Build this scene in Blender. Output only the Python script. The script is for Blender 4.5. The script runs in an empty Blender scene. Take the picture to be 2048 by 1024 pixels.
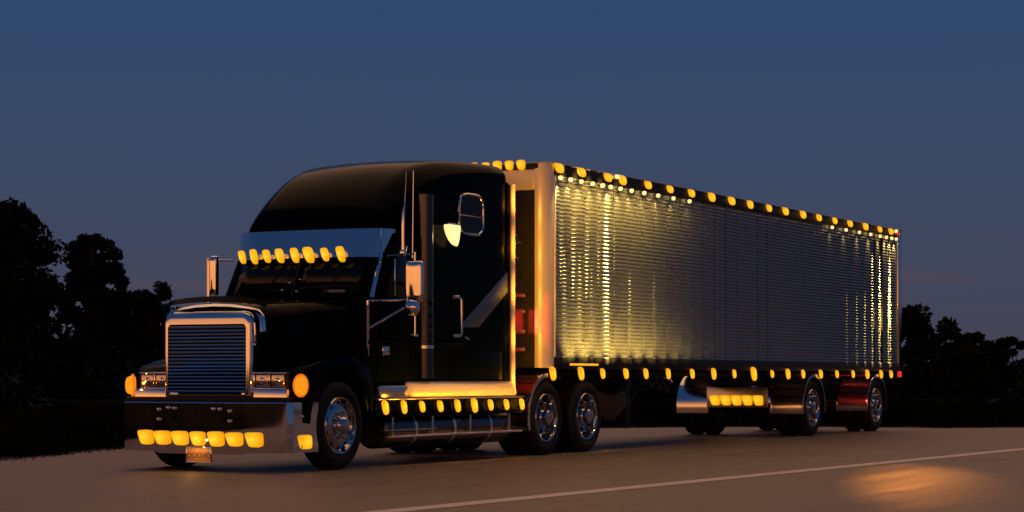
import bpy, bmesh, math, random
from mathutils import Vector, Matrix

scene = bpy.context.scene
col = scene.collection
R = math.radians
rng = random.Random(7)

# ------------------------------------------------------------------ camera
cam_d = bpy.data.cameras.new("camera")
cam = bpy.data.objects.new("camera", cam_d)
col.objects.link(cam)
cam.location = (-21.876, -13.635, 1.106)
HEAD = R(27.493)                                  # view heading measured from +X towards +Y
cam.rotation_euler = (R(90), 0, HEAD - R(90))
cam_d.sensor_width = 36.0
cam_d.lens = 76.6
cam_d.shift_y = 0.1171
cam_d.clip_end = 3000
scene.camera = cam

# ------------------------------------------------------------------ sky and sun
SUN_AZ, SUN_EL = R(12), R(58)
world = bpy.data.worlds.new("World")
scene.world = world
world.use_nodes = True
nt = world.node_tree
nt.nodes.clear()
N = nt.nodes.new
L = nt.links.new


def mathn(op, a, b=None, c=None, clamp=False, tree=None):
    t = tree or nt
    n = t.nodes.new("ShaderNodeMath")
    n.operation = op
    n.use_clamp = clamp
    for i, v in enumerate((a, b, c)):
        if v is None:
            continue
        if isinstance(v, (int, float)):
            n.inputs[i].default_value = v
        else:
            t.links.new(v, n.inputs[i])
    return n.outputs[0]


def ramp(fac, stops, tree=None, interp="LINEAR"):
    t = tree or nt
    n = t.nodes.new("ShaderNodeValToRGB")
    n.color_ramp.interpolation = interp
    e = n.color_ramp.elements
    while len(e) < len(stops):
        e.new(0.5)
    for el, (p, c) in zip(e, stops):
        el.position = p
        el.color = (c[0], c[1], c[2], 1)
    t.links.new(fac, n.inputs[0])
    return n.outputs[0]


tc = N("ShaderNodeTexCoord")
sep = N("ShaderNodeSeparateXYZ")
L(tc.outputs["Generated"], sep.inputs[0])
zz = mathn("MULTIPLY", sep.outputs[2], 2.0)        # ramp position = 2 * sin(elevation)
blue = ramp(zz, [(0.0, (0.057, 0.053, 0.082)), (0.045, (0.056, 0.058, 0.097)), (0.12, (0.049, 0.062, 0.115)),
                 (0.24, (0.038, 0.067, 0.138)), (0.34, (0.026, 0.066, 0.158)), (1.0, (0.016, 0.045, 0.125))])
glow = ramp(zz, [(0.0, (1.25, 0.43, 0.12)), (0.22, (1.20, 0.42, 0.13)), (0.40, (0.50, 0.24, 0.14)),
                 (0.56, (0.10, 0.09, 0.14)), (0.75, (0.028, 0.055, 0.135)), (1.0, (0.016, 0.045, 0.125))])
# the afterglow lies on the horizon behind the photographer
g_dir = Vector((-0.95, 0.30, 0)).normalized()
dotn = N("ShaderNodeVectorMath")
dotn.operation = "DOT_PRODUCT"
L(tc.outputs["Generated"], dotn.inputs[0])
dotn.inputs[1].default_value = g_dir
mr = N("ShaderNodeMapRange")
mr.interpolation_type = "SMOOTHSTEP"
L(dotn.outputs["Value"], mr.inputs[0])
mr.inputs[1].default_value = -0.1
mr.inputs[2].default_value = 0.85
mix = N("ShaderNodeMix")
mix.data_type = "RGBA"
L(mr.outputs[0], mix.inputs[0])
L(blue, mix.inputs[6])
L(glow, mix.inputs[7])
# thin pinkish cloud streaks low over the horizon
mp = N("ShaderNodeMapping")
mp.inputs["Scale"].default_value = (2.2, 2.2, 42)
L(tc.outputs["Generated"], mp.inputs[0])
nz = N("ShaderNodeTexNoise")
nz.inputs["Scale"].default_value = 2.4
nz.inputs["Detail"].default_value = 5
L(mp.outputs[0], nz.inputs[0])
cl = mathn("MULTIPLY", ramp(nz.outputs[0], [(0.5, (0, 0, 0)), (0.72, (1, 1, 1))]),
           ramp(zz, [(0.0, (.2, .2, .2)), (0.06, (1, 1, 1)), (0.09, (.7, .7, .7)), (0.14, (0, 0, 0))]))
cl = mathn("MULTIPLY", cl, 0.8)
mix2 = N("ShaderNodeMix")
mix2.data_type = "RGBA"
L(cl, mix2.inputs[0])
L(mix.outputs[2], mix2.inputs[6])
mix2.inputs[7].default_value = (0.105, 0.066, 0.072, 1)
bg1 = N("ShaderNodeBackground")
L(mix2.outputs[2], bg1.inputs[0])
bg1.inputs[1].default_value = 0.94
sky = N("ShaderNodeTexSky")
sky.sky_type = "NISHITA"
sky.sun_disc = False
sky.sun_elevation = SUN_EL
sky.sun_rotation = R(90) - SUN_AZ
bg2 = N("ShaderNodeBackground")
L(sky.outputs[0], bg2.inputs[0])
bg2.inputs[1].default_value = 0.0006
add = N("ShaderNodeAddShader")
L(bg1.outputs[0], add.inputs[0])
L(bg2.outputs[0], add.inputs[1])
out = N("ShaderNodeOutputWorld")
L(add.outputs[0], out.inputs[0])

sun_d = bpy.data.lights.new("sun", "SUN")
sun_d.energy = 1.0
sun_d.angle = R(80.0)
sun_d.color = (1.0, 0.49, 0.15)
sun = bpy.data.objects.new("sun", sun_d)
col.objects.link(sun)
to_sun = Vector((math.cos(SUN_EL) * math.cos(SUN_AZ), math.cos(SUN_EL) * math.sin(SUN_AZ), math.sin(SUN_EL)))
sun.rotation_euler = to_sun.to_track_quat("Z", "Y").to_euler()
sun.location = (20, -30, 30)

scene.view_settings.view_transform = "Standard"
scene.view_settings.look = "None"
scene.view_settings.exposure = 0.0
scene.view_settings.gamma = 1.0
scene.view_settings.use_curve_mapping = False
scene.render.engine = "CYCLES"
scene.cycles.max_bounces = 6
scene.cycles.sample_clamp_indirect = 4.0
scene.cycles.caustics_reflective = True


# ------------------------------------------------------------------ materials
def mat(name, base=(0.5, 0.5, 0.5), rough=0.5, metal=0.0, coat=0.0, coat_rough=0.03, spec=0.5,
        emit=None, estr=0.0, noise=None, bump=None, rough_var=None):
    m = bpy.data.materials.new(name)
    m.use_nodes = True
    t = m.node_tree
    b = t.nodes["Principled BSDF"]
    b.inputs["Base Color"].default_value = (*base, 1)
    b.inputs["Roughness"].default_value = rough
    b.inputs["Metallic"].default_value = metal
    b.inputs["Coat Weight"].default_value = coat
    b.inputs["Coat Roughness"].default_value = coat_rough
    b.inputs["Specular IOR Level"].default_value = spec
    if emit:
        b.inputs["Emission Color"].default_value = (*emit, 1)
        b.inputs["Emission Strength"].default_value = estr
    if noise or bump or rough_var:
        g = t.nodes.new("ShaderNodeTexCoord")
        n = t.nodes.new("ShaderNodeTexNoise")
        n.inputs["Scale"].default_value = (noise or bump or rough_var)[0]
        n.inputs["Detail"].default_value = 6
        t.links.new(g.outputs["Object"], n.inputs[0])
        if noise:
            lo, hi = noise[1], noise[2]
            c = ramp(n.outputs[0], [(0.3, [x * lo for x in base]), (0.7, [x * hi for x in base])], t)
            t.links.new(c, b.inputs["Base Color"])
        if bump:
            bn = t.nodes.new("ShaderNodeBump")
            bn.inputs["Strength"].default_value = bump[1]
            bn.inputs["Distance"].default_value = bump[2]
            n2 = t.nodes.new("ShaderNodeTexNoise")
            n2.inputs["Scale"].default_value = bump[0]
            n2.inputs["Detail"].default_value = 4
            t.links.new(g.outputs["Object"], n2.inputs[0])
            t.links.new(n2.outputs[0], bn.inputs["Height"])
            t.links.new(bn.outputs[0], b.inputs["Normal"])
        if rough_var:
            r = mathn("MULTIPLY_ADD", n.outputs[0], rough_var[1], rough - rough_var[1] * 0.5, tree=t)
            t.links.new(r, b.inputs["Roughness"])
    return m


AMBER = (1.0, 0.47, 0.012)
M = {
    "paint": mat("black_paint", (0.0015, 0.003, 0.0035), 0.15, spec=0.022),
    "graphic": mat("slate_metallic_paint", (0.16, 0.24, 0.32), 0.38, 1.0),
    "chrome": mat("chrome", (0.86, 0.87, 0.88), 0.07, 1.0, rough_var=(9, 0.06)),
    "slat": mat("chrome_slat", (0.56, 0.60, 0.63), 0.12, 1.0),
    "bumper": mat("bumper_chrome", (0.86, 0.85, 0.84), 0.06, 1.0, rough_var=(5, 0.05)),
    "alu": mat("polished_aluminium", (0.80, 0.80, 0.80), 0.15, 1.0, rough_var=(6, 0.08)),
    "satin": mat("satin_aluminium", (0.74, 0.71, 0.66), 0.32, 0.25, rough_var=(7, 0.12)),
    "wheel": mat("wheel_chrome", (0.50, 0.51, 0.53), 0.08, 1.0, rough_var=(9, 0.06)),
    "dark_chrome": mat("smoked_chrome", (0.10, 0.095, 0.10), 0.2, 1.0),
    "steel": mat("brushed_steel", (0.62, 0.62, 0.62), 0.30, 1.0, rough_var=(7, 0.15)),
    "rubber": mat("tyre_rubber", (0.012, 0.012, 0.012), 0.75, spec=0.25, bump=(60, 0.3, 0.004)),
    "black": mat("black_frame", (0.010, 0.010, 0.010), 0.55, spec=0.3, noise=(6, 0.5, 1.6)),
    "void": mat("dark_recess", (0.004, 0.004, 0.004), 0.8, spec=0.1),
    "glass": mat("dark_glass", (0.004, 0.008, 0.009), 0.03, spec=0.22),
    "amber": mat("amber_lens_lit", (0.25, 0.10, 0.01), 0.4, spec=0.2, emit=AMBER, estr=1.06),
    "signal": mat("turn_signal_lit", (0.25, 0.06, 0.01), 0.4, spec=0.2, emit=(1.0, 0.27, 0.008), estr=1.15),
    "signal_rim": mat("turn_signal_edge", (0.25, 0.03, 0.01), 0.4, spec=0.2, emit=(0.85, 0.19, 0.008), estr=0.9),
    "warm": mat("warm_bulb_glint", (0.5, 0.4, 0.2), 0.4, emit=(1.0, 0.68, 0.26), estr=1.4),  # glow of the bright rail lamp and of the added glints
    "red": mat("red_lens_lit", (0.3, 0.01, 0.01), 0.4, emit=(0.85, 0.035, 0.02), estr=0.9),
    "redmark": mat("red_reflector", (0.30, 0.012, 0.015), 0.35),
    "plate": mat("plate_paint", (0.75, 0.42, 0.20), 0.5, noise=(14, 0.85, 1.1)),
    "plate_ink": mat("plate_ink", (0.20, 0.05, 0.03), 0.5),
    "lamp_glass": mat("headlight_lens", (0.62, 0.56, 0.50), 0.14, 0.9, coat=1.0),
    "sticker": mat("pale_sticker", (0.22, 0.27, 0.24), 0.5),
    "red_paint": mat("red_paint", (0.16, 0.012, 0.012), 0.4, coat=0.4),
    "hose": mat("hose_rubber", (0.05, 0.05, 0.055), 0.4),
    "grey": mat("grey_mudflap", (0.10, 0.10, 0.105), 0.6),
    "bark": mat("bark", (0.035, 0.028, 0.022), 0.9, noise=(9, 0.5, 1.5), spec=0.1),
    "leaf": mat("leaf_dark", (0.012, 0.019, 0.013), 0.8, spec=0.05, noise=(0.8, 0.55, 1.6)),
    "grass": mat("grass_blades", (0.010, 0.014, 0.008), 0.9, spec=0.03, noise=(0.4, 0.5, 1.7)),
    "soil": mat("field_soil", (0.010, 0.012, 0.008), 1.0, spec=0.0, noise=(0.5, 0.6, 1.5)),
    "gravel": mat("gravel_stone", (0.10, 0.08, 0.06), 0.9, noise=(3, 0.5, 1.6)),
    "line": mat("road_line_paint", (0.80, 0.68, 0.56), 0.55, noise=(8, 0.7, 1.1)),
}


M["paint"].node_tree.nodes["Principled BSDF"].inputs["Specular Tint"].default_value = (0.30, 0.72, 0.95, 1)


def panel_material():
    m = bpy.data.materials.new("stainless_panel")
    m.use_nodes = True
    t = m.node_tree
    b = t.nodes["Principled BSDF"]
    b.inputs["Base Color"].default_value = (0.215, 0.232, 0.205, 1)
    b.inputs["Metallic"].default_value = 0.62
    b.inputs["Roughness"].default_value = 0.24
    g = t.nodes.new("ShaderNodeTexCoord")
    mpn = t.nodes.new("ShaderNodeMapping")
    mpn.inputs["Scale"].default_value = (30, 1, 22)
    t.links.new(g.outputs["Object"], mpn.inputs[0])
    n = t.nodes.new("ShaderNodeTexNoise")
    n.inputs["Scale"].default_value = 1.0
    n.inputs["Detail"].default_value = 2
    t.links.new(mpn.outputs[0], n.inputs[0])
    bn = t.nodes.new("ShaderNodeBump")
    bn.inputs["Strength"].default_value = 0.09
    bn.inputs["Distance"].default_value = 0.004
    t.links.new(n.outputs[0], bn.inputs["Height"])
    t.links.new(bn.outputs[0], b.inputs["Normal"])
    rr = mathn("MULTIPLY_ADD", n.outputs[0], 0.22, 0.12, tree=t)
    t.links.new(rr, b.inputs["Roughness"])
    return m


M["panel"] = panel_material()


def road_material():
    m = bpy.data.materials.new("worn_asphalt")
    m.use_nodes = True
    t = m.node_tree
    b = t.nodes["Principled BSDF"]
    g = t.nodes.new("ShaderNodeTexCoord")

    def noise(scale, detail, stretch=(1, 1, 1), rot=0.0, rough=0.6):
        mpn = t.nodes.new("ShaderNodeMapping")
        mpn.inputs["Scale"].default_value = stretch
        mpn.inputs["Rotation"].default_value = (0, 0, rot)
        t.links.new(g.outputs["Object"], mpn.inputs[0])
        n = t.nodes.new("ShaderNodeTexNoise")
        n.inputs["Scale"].default_value = scale
        n.inputs["Detail"].default_value = detail
        n.inputs["Roughness"].default_value = rough
        t.links.new(mpn.outputs[0], n.inputs[0])
        return n.outputs[0]
    big = noise(0.22, 5, (0.35, 1.6, 1))
    fine = noise(7, 8, (0.6, 1.5, 1), 0.0, 0.78)
    grit = noise(140, 3)
    streak = noise(0.9, 6, (0.10, 2.6, 1))
    s = mathn("ADD", mathn("MULTIPLY", big, 0.32, tree=t), mathn("MULTIPLY", streak, 0.30, tree=t), tree=t)
    s = mathn("ADD", s, mathn("MULTIPLY", fine, 0.38, tree=t), tree=t)
    c = ramp(s, [(0.34, (0.085, 0.064, 0.046)), (0.5, (0.180, 0.136, 0.099)), (0.66, (0.300, 0.235, 0.172))], t)
    # exposed aggregate: light and dark stones a few centimetres across
    ag = ramp(noise(19, 3, (1, 1, 1), 0.3, 0.8), [(0.34, (0.45, 0.45, 0.45)), (0.5, (1, 1, 1)), (0.66, (1.75, 1.70, 1.6))], t)
    mg = t.nodes.new("ShaderNodeMix")
    mg.data_type = "RGBA"
    mg.blend_type = "MULTIPLY"
    mg.inputs[0].default_value = 0.60
    t.links.new(c, mg.inputs[6])
    t.links.new(ag, mg.inputs[7])
    # hairline cracks wander across the slab
    wob = t.nodes.new("ShaderNodeMix")
    wob.data_type = "VECTOR"
    wob.inputs[0].default_value = 0.10
    nv = t.nodes.new("ShaderNodeTexNoise")
    nv.inputs["Scale"].default_value = 0.9
    nv.inputs["Detail"].default_value = 4
    t.links.new(g.outputs["Object"], nv.inputs[0])
    t.links.new(g.outputs["Object"], wob.inputs[4])
    nsc = t.nodes.new("ShaderNodeVectorMath")
    nsc.operation = "SCALE"
    nsc.inputs["Scale"].default_value = 14
    t.links.new(nv.outputs["Color"], nsc.inputs[0])
    t.links.new(nsc.outputs[0], wob.inputs[5])
    vor = t.nodes.new("ShaderNodeTexVoronoi")
    vor.feature = "DISTANCE_TO_EDGE"
    vor.inputs["Scale"].default_value = 0.26
    t.links.new(wob.outputs[1], vor.inputs["Vector"])
    crk = ramp(vor.outputs["Distance"], [(0.0, (0.30, 0.30, 0.30)), (0.006, (0.45, 0.45, 0.45)), (0.014, (1, 1, 1))], t)
    mc = t.nodes.new("ShaderNodeMix")
    mc.data_type = "RGBA"
    mc.blend_type = "MULTIPLY"
    mc.inputs[0].default_value = 0.5
    t.links.new(mg.outputs[2], mc.inputs[6])
    t.links.new(crk, mc.inputs[7])
    c = mc.outputs[2]
    t.links.new(c, b.inputs["Base Color"])
    rgh = mathn("MULTIPLY_ADD", mathn("ADD", big, streak, tree=t), 0.42, 0.10, tree=t)
    t.links.new(rgh, b.inputs["Roughness"])
    b.inputs["Specular IOR Level"].default_value = 0.35
    bn = t.nodes.new("ShaderNodeBump")
    bn.inputs["Strength"].default_value = 0.35
    bn.inputs["Distance"].default_value = 0.006
    h = mathn("ADD", fine, grit, tree=t)
    t.links.new(h, bn.inputs["Height"])
    t.links.new(bn.outputs[0], b.inputs["Normal"])
    return m


M["road"] = road_material()


# ------------------------------------------------------------------ mesh helpers
class MB:
    def __init__(self):
        self.v, self.f, self.mi, self.mats, self.cur = [], [], [], [], 0

    def use(self, key):
        if key not in self.mats:
            self.mats.append(key)
        self.cur = self.mats.index(key)
        return self

    def add(self, vs, fs):
        o = len(self.v)
        self.v += [tuple(p) for p in vs]
        for f in fs:
            self.f.append([i + o for i in f])
            self.mi.append(self.cur)
        return self

    def bm(self, b):
        b.verts.ensure_lookup_table()
        b.verts.index_update()
        self.add([v.co[:] for v in b.verts], [[v.index for v in f.verts] for f in b.faces])
        b.free()
        return self

    def box(self, lo, hi, bev=0.0, seg=2, rot=None, piv=None):
        b = bmesh.new()
        bmesh.ops.create_cube(b, size=1)
        c = [(a + d) / 2 for a, d in zip(lo, hi)]
        for v in b.verts:
            v.co = Vector([c[i] + v.co[i] * (hi[i] - lo[i]) for i in range(3)])
        if bev > 0:
            bmesh.ops.bevel(b, geom=b.edges[:], offset=bev, segments=seg, affect="EDGES", profile=0.5)
        if rot is not None:
            bmesh.ops.rotate(b, verts=b.verts[:], cent=Vector(piv or c), matrix=rot)
        return self.bm(b)

    def prism(self, poly, axis, a, b_, bev=0.0, seg=2):
        """poly: 2D points, extruded along axis ('x','y','z') from a to b_"""
        b = bmesh.new()

        def P(q, w):
            return {"x": (w, q[0], q[1]), "y": (q[0], w, q[1]), "z": (q[0], q[1], w)}[axis]
        A = [b.verts.new(P(q, a)) for q in poly]
        B = [b.verts.new(P(q, b_)) for q in poly]
        b.faces.new(A)
        b.faces.new(B[::-1])
        n = len(poly)
        for i in range(n):
            b.faces.new((A[i], B[i], B[(i + 1) % n], A[(i + 1) % n]))
        bmesh.ops.recalc_face_normals(b, faces=b.faces[:])
        if bev > 0:
            bmesh.ops.bevel(b, geom=b.edges[:], offset=bev, segments=seg, affect="EDGES", profile=0.5)
        return self.bm(b)

    def tube(self, path, r, seg=10, cap=True):
        pts = [Vector(p) for p in path]
        rings = []
        up = None
        for i, p in enumerate(pts):
            d = (pts[min(i + 1, len(pts) - 1)] - pts[max(i - 1, 0)]).normalized()
            if up is None:
                up = d.orthogonal().normalized()
            up = (up - d * up.dot(d)).normalized()
            w = d.cross(up)
            rr = r[i] if isinstance(r, (list, tuple)) else r
            rings.append([p + (up * math.cos(a) + w * math.sin(a)) * rr for a in [2 * math.pi * k / seg for k in range(seg)]])
        return self.loft(rings, cap, cap)

    def loft(self, rings, cap0=False, cap1=False, closed=True):
        n = len(rings[0])
        vs = [p for r in rings for p in r]
        fs = []
        for i in range(len(rings) - 1):
            for j in range(n if closed else n - 1):
                k = (j + 1) % n
                fs.append((i * n + j, i * n + k, (i + 1) * n + k, (i + 1) * n + j))
        if cap0:
            fs.append(tuple(range(n))[::-1])
        if cap1:
            fs.append(tuple((len(rings) - 1) * n + j for j in range(n)))
        return self.add(vs, fs)

    def lathe(self, prof, seg=40, axis="y", c=(0, 0, 0)):
        rings = []
        for r, h in prof:
            ring = []
            for k in range(seg):
                a = 2 * math.pi * k / seg
                x, y = r * math.cos(a), r * math.sin(a)
                q = {"y": (x, h, y), "x": (h, x, y), "z": (x, y, h)}[axis]
                ring.append((q[0] + c[0], q[1] + c[1], q[2] + c[2]))
            rings.append(ring)
        return self.loft(rings)

    def mesh(self, name, smooth=30):
        me = bpy.data.meshes.new(name)
        me.from_pydata(self.v, [], self.f)
        for k in self.mats:
            me.materials.append(M[k])
        me.polygons.foreach_set("material_index", self.mi)
        b = bmesh.new()
        b.from_mesh(me)
        bmesh.ops.recalc_face_normals(b, faces=b.faces[:])
        b.to_mesh(me)
        b.free()
        if smooth:
            me.shade_smooth()
            me.set_sharp_from_angle(angle=R(smooth))
        me.update()
        return me


def mb(key):
    return MB().use(key)


ROOT = {}


def root(name, loc, label, cat, group=None):
    o = bpy.data.objects.new(name, None)
    o.empty_display_size = 0.3
    col.objects.link(o)
    o.location = loc
    ROOT[o.name] = Vector(loc)
    o["label"] = label
    o["category"] = cat
    if group:
        o["group"] = group
    return o


def part(name, me, parent=None, at=None, rz=None, label=None, smooth=30):
    """A part of a root (mesh in world coordinates, or local to `at`), or a sub-part of a part."""
    if isinstance(me, MB):
        me = me.mesh(name, smooth)
    o = bpy.data.objects.new(name, me)
    col.objects.link(o)
    loc = Vector(at or (0, 0, 0))
    if parent is not None:
        o.parent = parent
        if parent.name in ROOT:
            loc = loc - ROOT[parent.name]
    o.location = loc
    if rz:
        o.rotation_euler.z = rz
    if label:
        o["label"] = label
    return o


def vary(o, lo=0.86, hi=1.08):
    k = LR.uniform(lo, hi)
    o.scale = (k * LR.uniform(.95, 1.05), k * LR.uniform(.95, 1.05), k * LR.uniform(.93, 1.07))
    return o


def lamp(kind, name, energy, loc, color, parent, aim=None, angle=60, blend=0.6, size=0.02):
    d = bpy.data.lights.new(name, kind)
    d.energy = energy
    d.color = color
    d.shadow_soft_size = size
    if kind == "SPOT":
        d.spot_size = R(angle)
        d.spot_blend = blend
    o = bpy.data.objects.new(name, d)
    col.objects.link(o)
    o.parent = parent
    o.location = Vector(loc) - ROOT.get(parent.name, Vector())
    if aim:
        o.rotation_euler = (-Vector(aim)).to_track_quat("Z", "Y").to_euler()
    return o


def structure(name, me, label, cat, kind="structure"):
    o = part(name, me)
    o["kind"] = kind
    o["label"] = label
    o["category"] = cat
    return o


YC = 1.25

# ------------------------------------------------------------------ ground, road
g = mb("soil")
g.add([(-900, -900, -0.02), (1400, -900, -0.02), (1400, 1400, -0.02), (-900, 1400, -0.02)], [(0, 1, 2, 3)])
structure("ground", g, "dark grassy field beyond the edge of the pavement", "field")

edge = [(-70, -18.6), (-12, 1.30), (-5, 3.72), (0.44, 5.57), (5.68, 7.37), (10.5, 8.6), (15, 8.4), (19.5, 6.6), (22.6, 3.6),
        (23.6, 0.6), (23.4, -0.55), (25.0, -1.75), (30.0, -4.2), (45, -12.5), (90, -40)]
rd = mb("road")
poly = [(x, y, 0.0) for x, y in edge] + [(90, -120, 0), (-70, -120, 0)]
b = bmesh.new()
fv = [b.verts.new(p) for p in poly]
fc = b.faces.new(fv)
ext = bmesh.ops.extrude_face_region(b, geom=[fc])
for v in [e for e in ext["geom"] if isinstance(e, bmesh.types.BMVert)]:
    v.co.z -= 0.06
rd.bm(b)
road = structure("road", rd, "wide worn brown asphalt road lit by warm low light", "road")
ln = mb("line")
x0, x1 = -24.0, 60.0
seg = 84
vs, fs = [], []
for i in range(seg + 1):
    x = x0 + (x1 - x0) * i / seg
    y = -4.55 - (x + 6.65) * 0.0428
    vs += [(x, y - 0.135 + rng.uniform(-.006, .006), 0.004), (x, y + 0.135 + rng.uniform(-.006, .006), 0.004)]
    if i:
        fs.append((2 * i - 2, 2 * i, 2 * i + 1, 2 * i - 1))
ln.add(vs, fs)
part("road_line", ln, road)

# ------------------------------------------------------------------ wheels
def tyre_mesh(w, y0=0.0):
    r = 0.52
    m = mb("rubber")
    p = [(0.335, y0 + 0.03), (0.36, y0 + 0.008), (0.42, y0 - 0.006), (0.47, y0 + 0.004), (0.500, y0 + 0.02), (r, y0 + 0.045)]
    n = 4
    for k in range(1, n + 1):
        yy = y0 + 0.045 + (w - 0.09) * k / (n + 1)
        p += [(r, yy - 0.012), (r - 0.014, yy - 0.008), (r - 0.014, yy + 0.008), (r, yy + 0.012)]
    p += [(r, y0 + w - 0.045), (0.5, y0 + w - 0.02), (0.47, y0 + w - 0.004), (0.42, y0 + w + 0.006), (0.36, y0 + w - 0.008), (0.335, y0 + w - 0.03)]
    m.lathe(p, 56)
    return m


def nut_ring(m, n, rad, y, r=0.014, h=0.03):
    for k in range(n):
        a = 2 * math.pi * k / n + 0.1
        c = (rad * math.cos(a), 0, rad * math.sin(a))
        m.lathe([(0.0, y - h), (r * 0.7, y - h), (r, y - h * 0.6), (r, y)], 8, "y", c)


def hole_ring(m, n, rad, r, y):
    m.use("void")
    for k in range(n):
        a = 2 * math.pi * (k + 0.5) / n
        c = (rad * math.cos(a), 0, rad * math.sin(a))
        m.lathe([(0.0, y), (r, y), (r, y + 0.02)], 14, "y", c)


# steer wheel: bulging polished disc
steer_rim = mb("wheel").lathe([(0.338, 0.06), (0.345, 0.012), (0.335, 0.0), (0.318, 0.008), (0.308, 0.045), (0.292, 0.062),
                                (0.245, 0.035), (0.205, 0.018), (0.185, 0.016), (0.12, 0.018), (0.118, 0.018)], 56)
hole_ring(steer_rim, 10, 0.262, 0.021, 0.037)
steer_hub = mb("wheel").lathe([(0.118, 0.03), (0.112, -0.035), (0.098, -0.055), (0.06, -0.075), (0.0, -0.082)], 32)
nut_ring(steer_hub, 10, 0.152, 0.02, 0.017, 0.04)
# drive and trailer wheel: deep dish
dish_rim = mb("wheel").lathe([(0.338, 0.06), (0.345, 0.012), (0.335, 0.0), (0.318, 0.008), (0.306, 0.04), (0.298, 0.10), (0.285, 0.15),
                               (0.262, 0.168), (0.21, 0.160), (0.15, 0.15), (0.13, 0.145)], 56)
hole_ring(dish_rim, 10, 0.235, 0.024, 0.150)
dish_hub = mb("wheel").lathe([(0.13, 0.16), (0.125, 0.06), (0.105, 0.03), (0.102, -0.02), (0.085, -0.035), (0.0, -0.04)], 32)
nut_ring(dish_hub, 10, 0.168, 0.15, 0.015, 0.045)
ST_TYRE, ST_RIM, ST_HUB = tyre_mesh(0.29).mesh("tyre"), steer_rim.mesh("rim"), steer_hub.mesh("hub")
DU_OUT, DU_IN = tyre_mesh(0.27).mesh("tyre"), tyre_mesh(0.27, 0.33).mesh("tyre")
DU_RIM, DU_HUB = dish_rim.mesh("rim"), dish_hub.mesh("hub")


def wheel(parent, x, far, dual):
    body = mb("black").lathe([(0.30, 0.20), (0.30, 0.28), (0.10, 0.30), (0.0, 0.30)] if not dual else
                             [(0.30, 0.20), (0.30, 0.58), (0.12, 0.60), (0.0, 0.60)], 24)
    y = (2 * YC - 0.02) if far else 0.02
    w = part("wheel", body, parent, (x, y, 0.52), math.pi if far else None)
    if dual:
        part("tyre", DU_OUT, w)
        part("tyre", DU_IN, w)
        part("rim", DU_RIM, w)
        part("hub", DU_HUB, w)
    else:
        part("tyre", ST_TYRE, w)
        part("rim", ST_RIM, w)
        part("hub", ST_HUB, w)
    return w


def fender_arc(xc, a0, a1, y0, y1, r=0.60, th=0.022, key="alu", n=22):
    """curved wheel guard: angles in degrees, 180 = front, 90 = top"""
    m = mb(key)
    rings = []
    for i in range(n + 1):
        a = R(a0 + (a1 - a0) * i / n)
        ca, sa = math.cos(a), math.sin(a)
        lip = 0.03
        pts = [(r - lip, y0), (r + th, y0), (r + th + 0.004, y0 + 0.02), (r + th, y0 + 0.045), (r + th, y1 - 0.045), (r + th + 0.004, y1 - 0.02),
               (r + th, y1), (r - lip, y1), (r - lip, y1 - 0.015), (r, y1 - 0.015), (r, y0 + 0.015), (r - lip, y0 + 0.015)]
        rings.append([(xc + q * ca, y, 0.52 + q * sa) for q, y in pts])
    m.loft(rings, True, True)
    return m


# ------------------------------------------------------------------ lamps (shared meshes, facing -Y or -X)
def lens_material(name, axes):
    m = mat(name, (0.25, 0.10, 0.01), 0.35, spec=0.2)
    t = m.node_tree
    b = t.nodes["Principled BSDF"]
    g_ = t.nodes.new("ShaderNodeTexCoord")
    mp_ = t.nodes.new("ShaderNodeMapping")
    sc = [2.0 if a in axes else 0.0 for a in "xyz"]
    mp_.inputs["Scale"].default_value = sc
    mp_.inputs["Location"].default_value = [-1.0 if a in axes else 0.0 for a in "xyz"]
    t.links.new(g_.outputs["Generated"], mp_.inputs[0])
    ln_ = t.nodes.new("ShaderNodeVectorMath")
    ln_.operation = "LENGTH"
    t.links.new(mp_.outputs[0], ln_.inputs[0])
    # a lit lens is hottest over the filament and deeper amber at its rim
    c = ramp(ln_.outputs["Value"], [(0.0, (1.25, 0.70, 0.05)), (0.45, (1.12, 0.54, 0.014)), (0.8, (1.0, 0.46, 0.010)), (1.0, (0.90, 0.36, 0.006))], t)
    t.links.new(c, b.inputs["Emission Color"])
    b.inputs["Emission Strength"].default_value = 1.05
    return m


M["amber_y"] = lens_material("amber_lens_side", "xz")
M["amber_x"] = lens_material("amber_lens_front", "yz")


def lens_mesh(w, h, d, face="y", lean=0.30, power=0.62):
    """moulded lens leaning like a teardrop on a small chrome foot"""
    m = mb("chrome")
    if face == "y":
        m.box((-w * .32, -0.016, -h * .36), (w * .32, 0.0, h * .36), 0.004)
    else:
        m.box((-0.016, -w * .32, -h * .36), (0.0, w * .32, h * .36), 0.004)
    m.use("amber_" + face)
    rings = []
    for dd, f in ((0.010, 0.90), (0.018, 1.0), (d * .55, 0.97), (d * .82, 0.80), (d * .96, 0.5), (d, 0.15)):
        ring = []
        for k in range(20):
            a = 2 * math.pi * k / 20
            u = w / 2 * f * math.copysign(abs(math.cos(a)) ** power, math.cos(a))
            v = h / 2 * f * math.copysign(abs(math.sin(a)) ** power, math.sin(a))
            # upper lobe a little fuller than the lower tip
            u *= 1.0 + 0.16 * v / (h / 2)
            if face == "y":
                ring.append((u - lean * v, -dd, v))
            else:
                ring.append((-dd, -u + lean * v, v))
        rings.append(ring)
    m.loft(rings, True, True)
    return m


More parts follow.
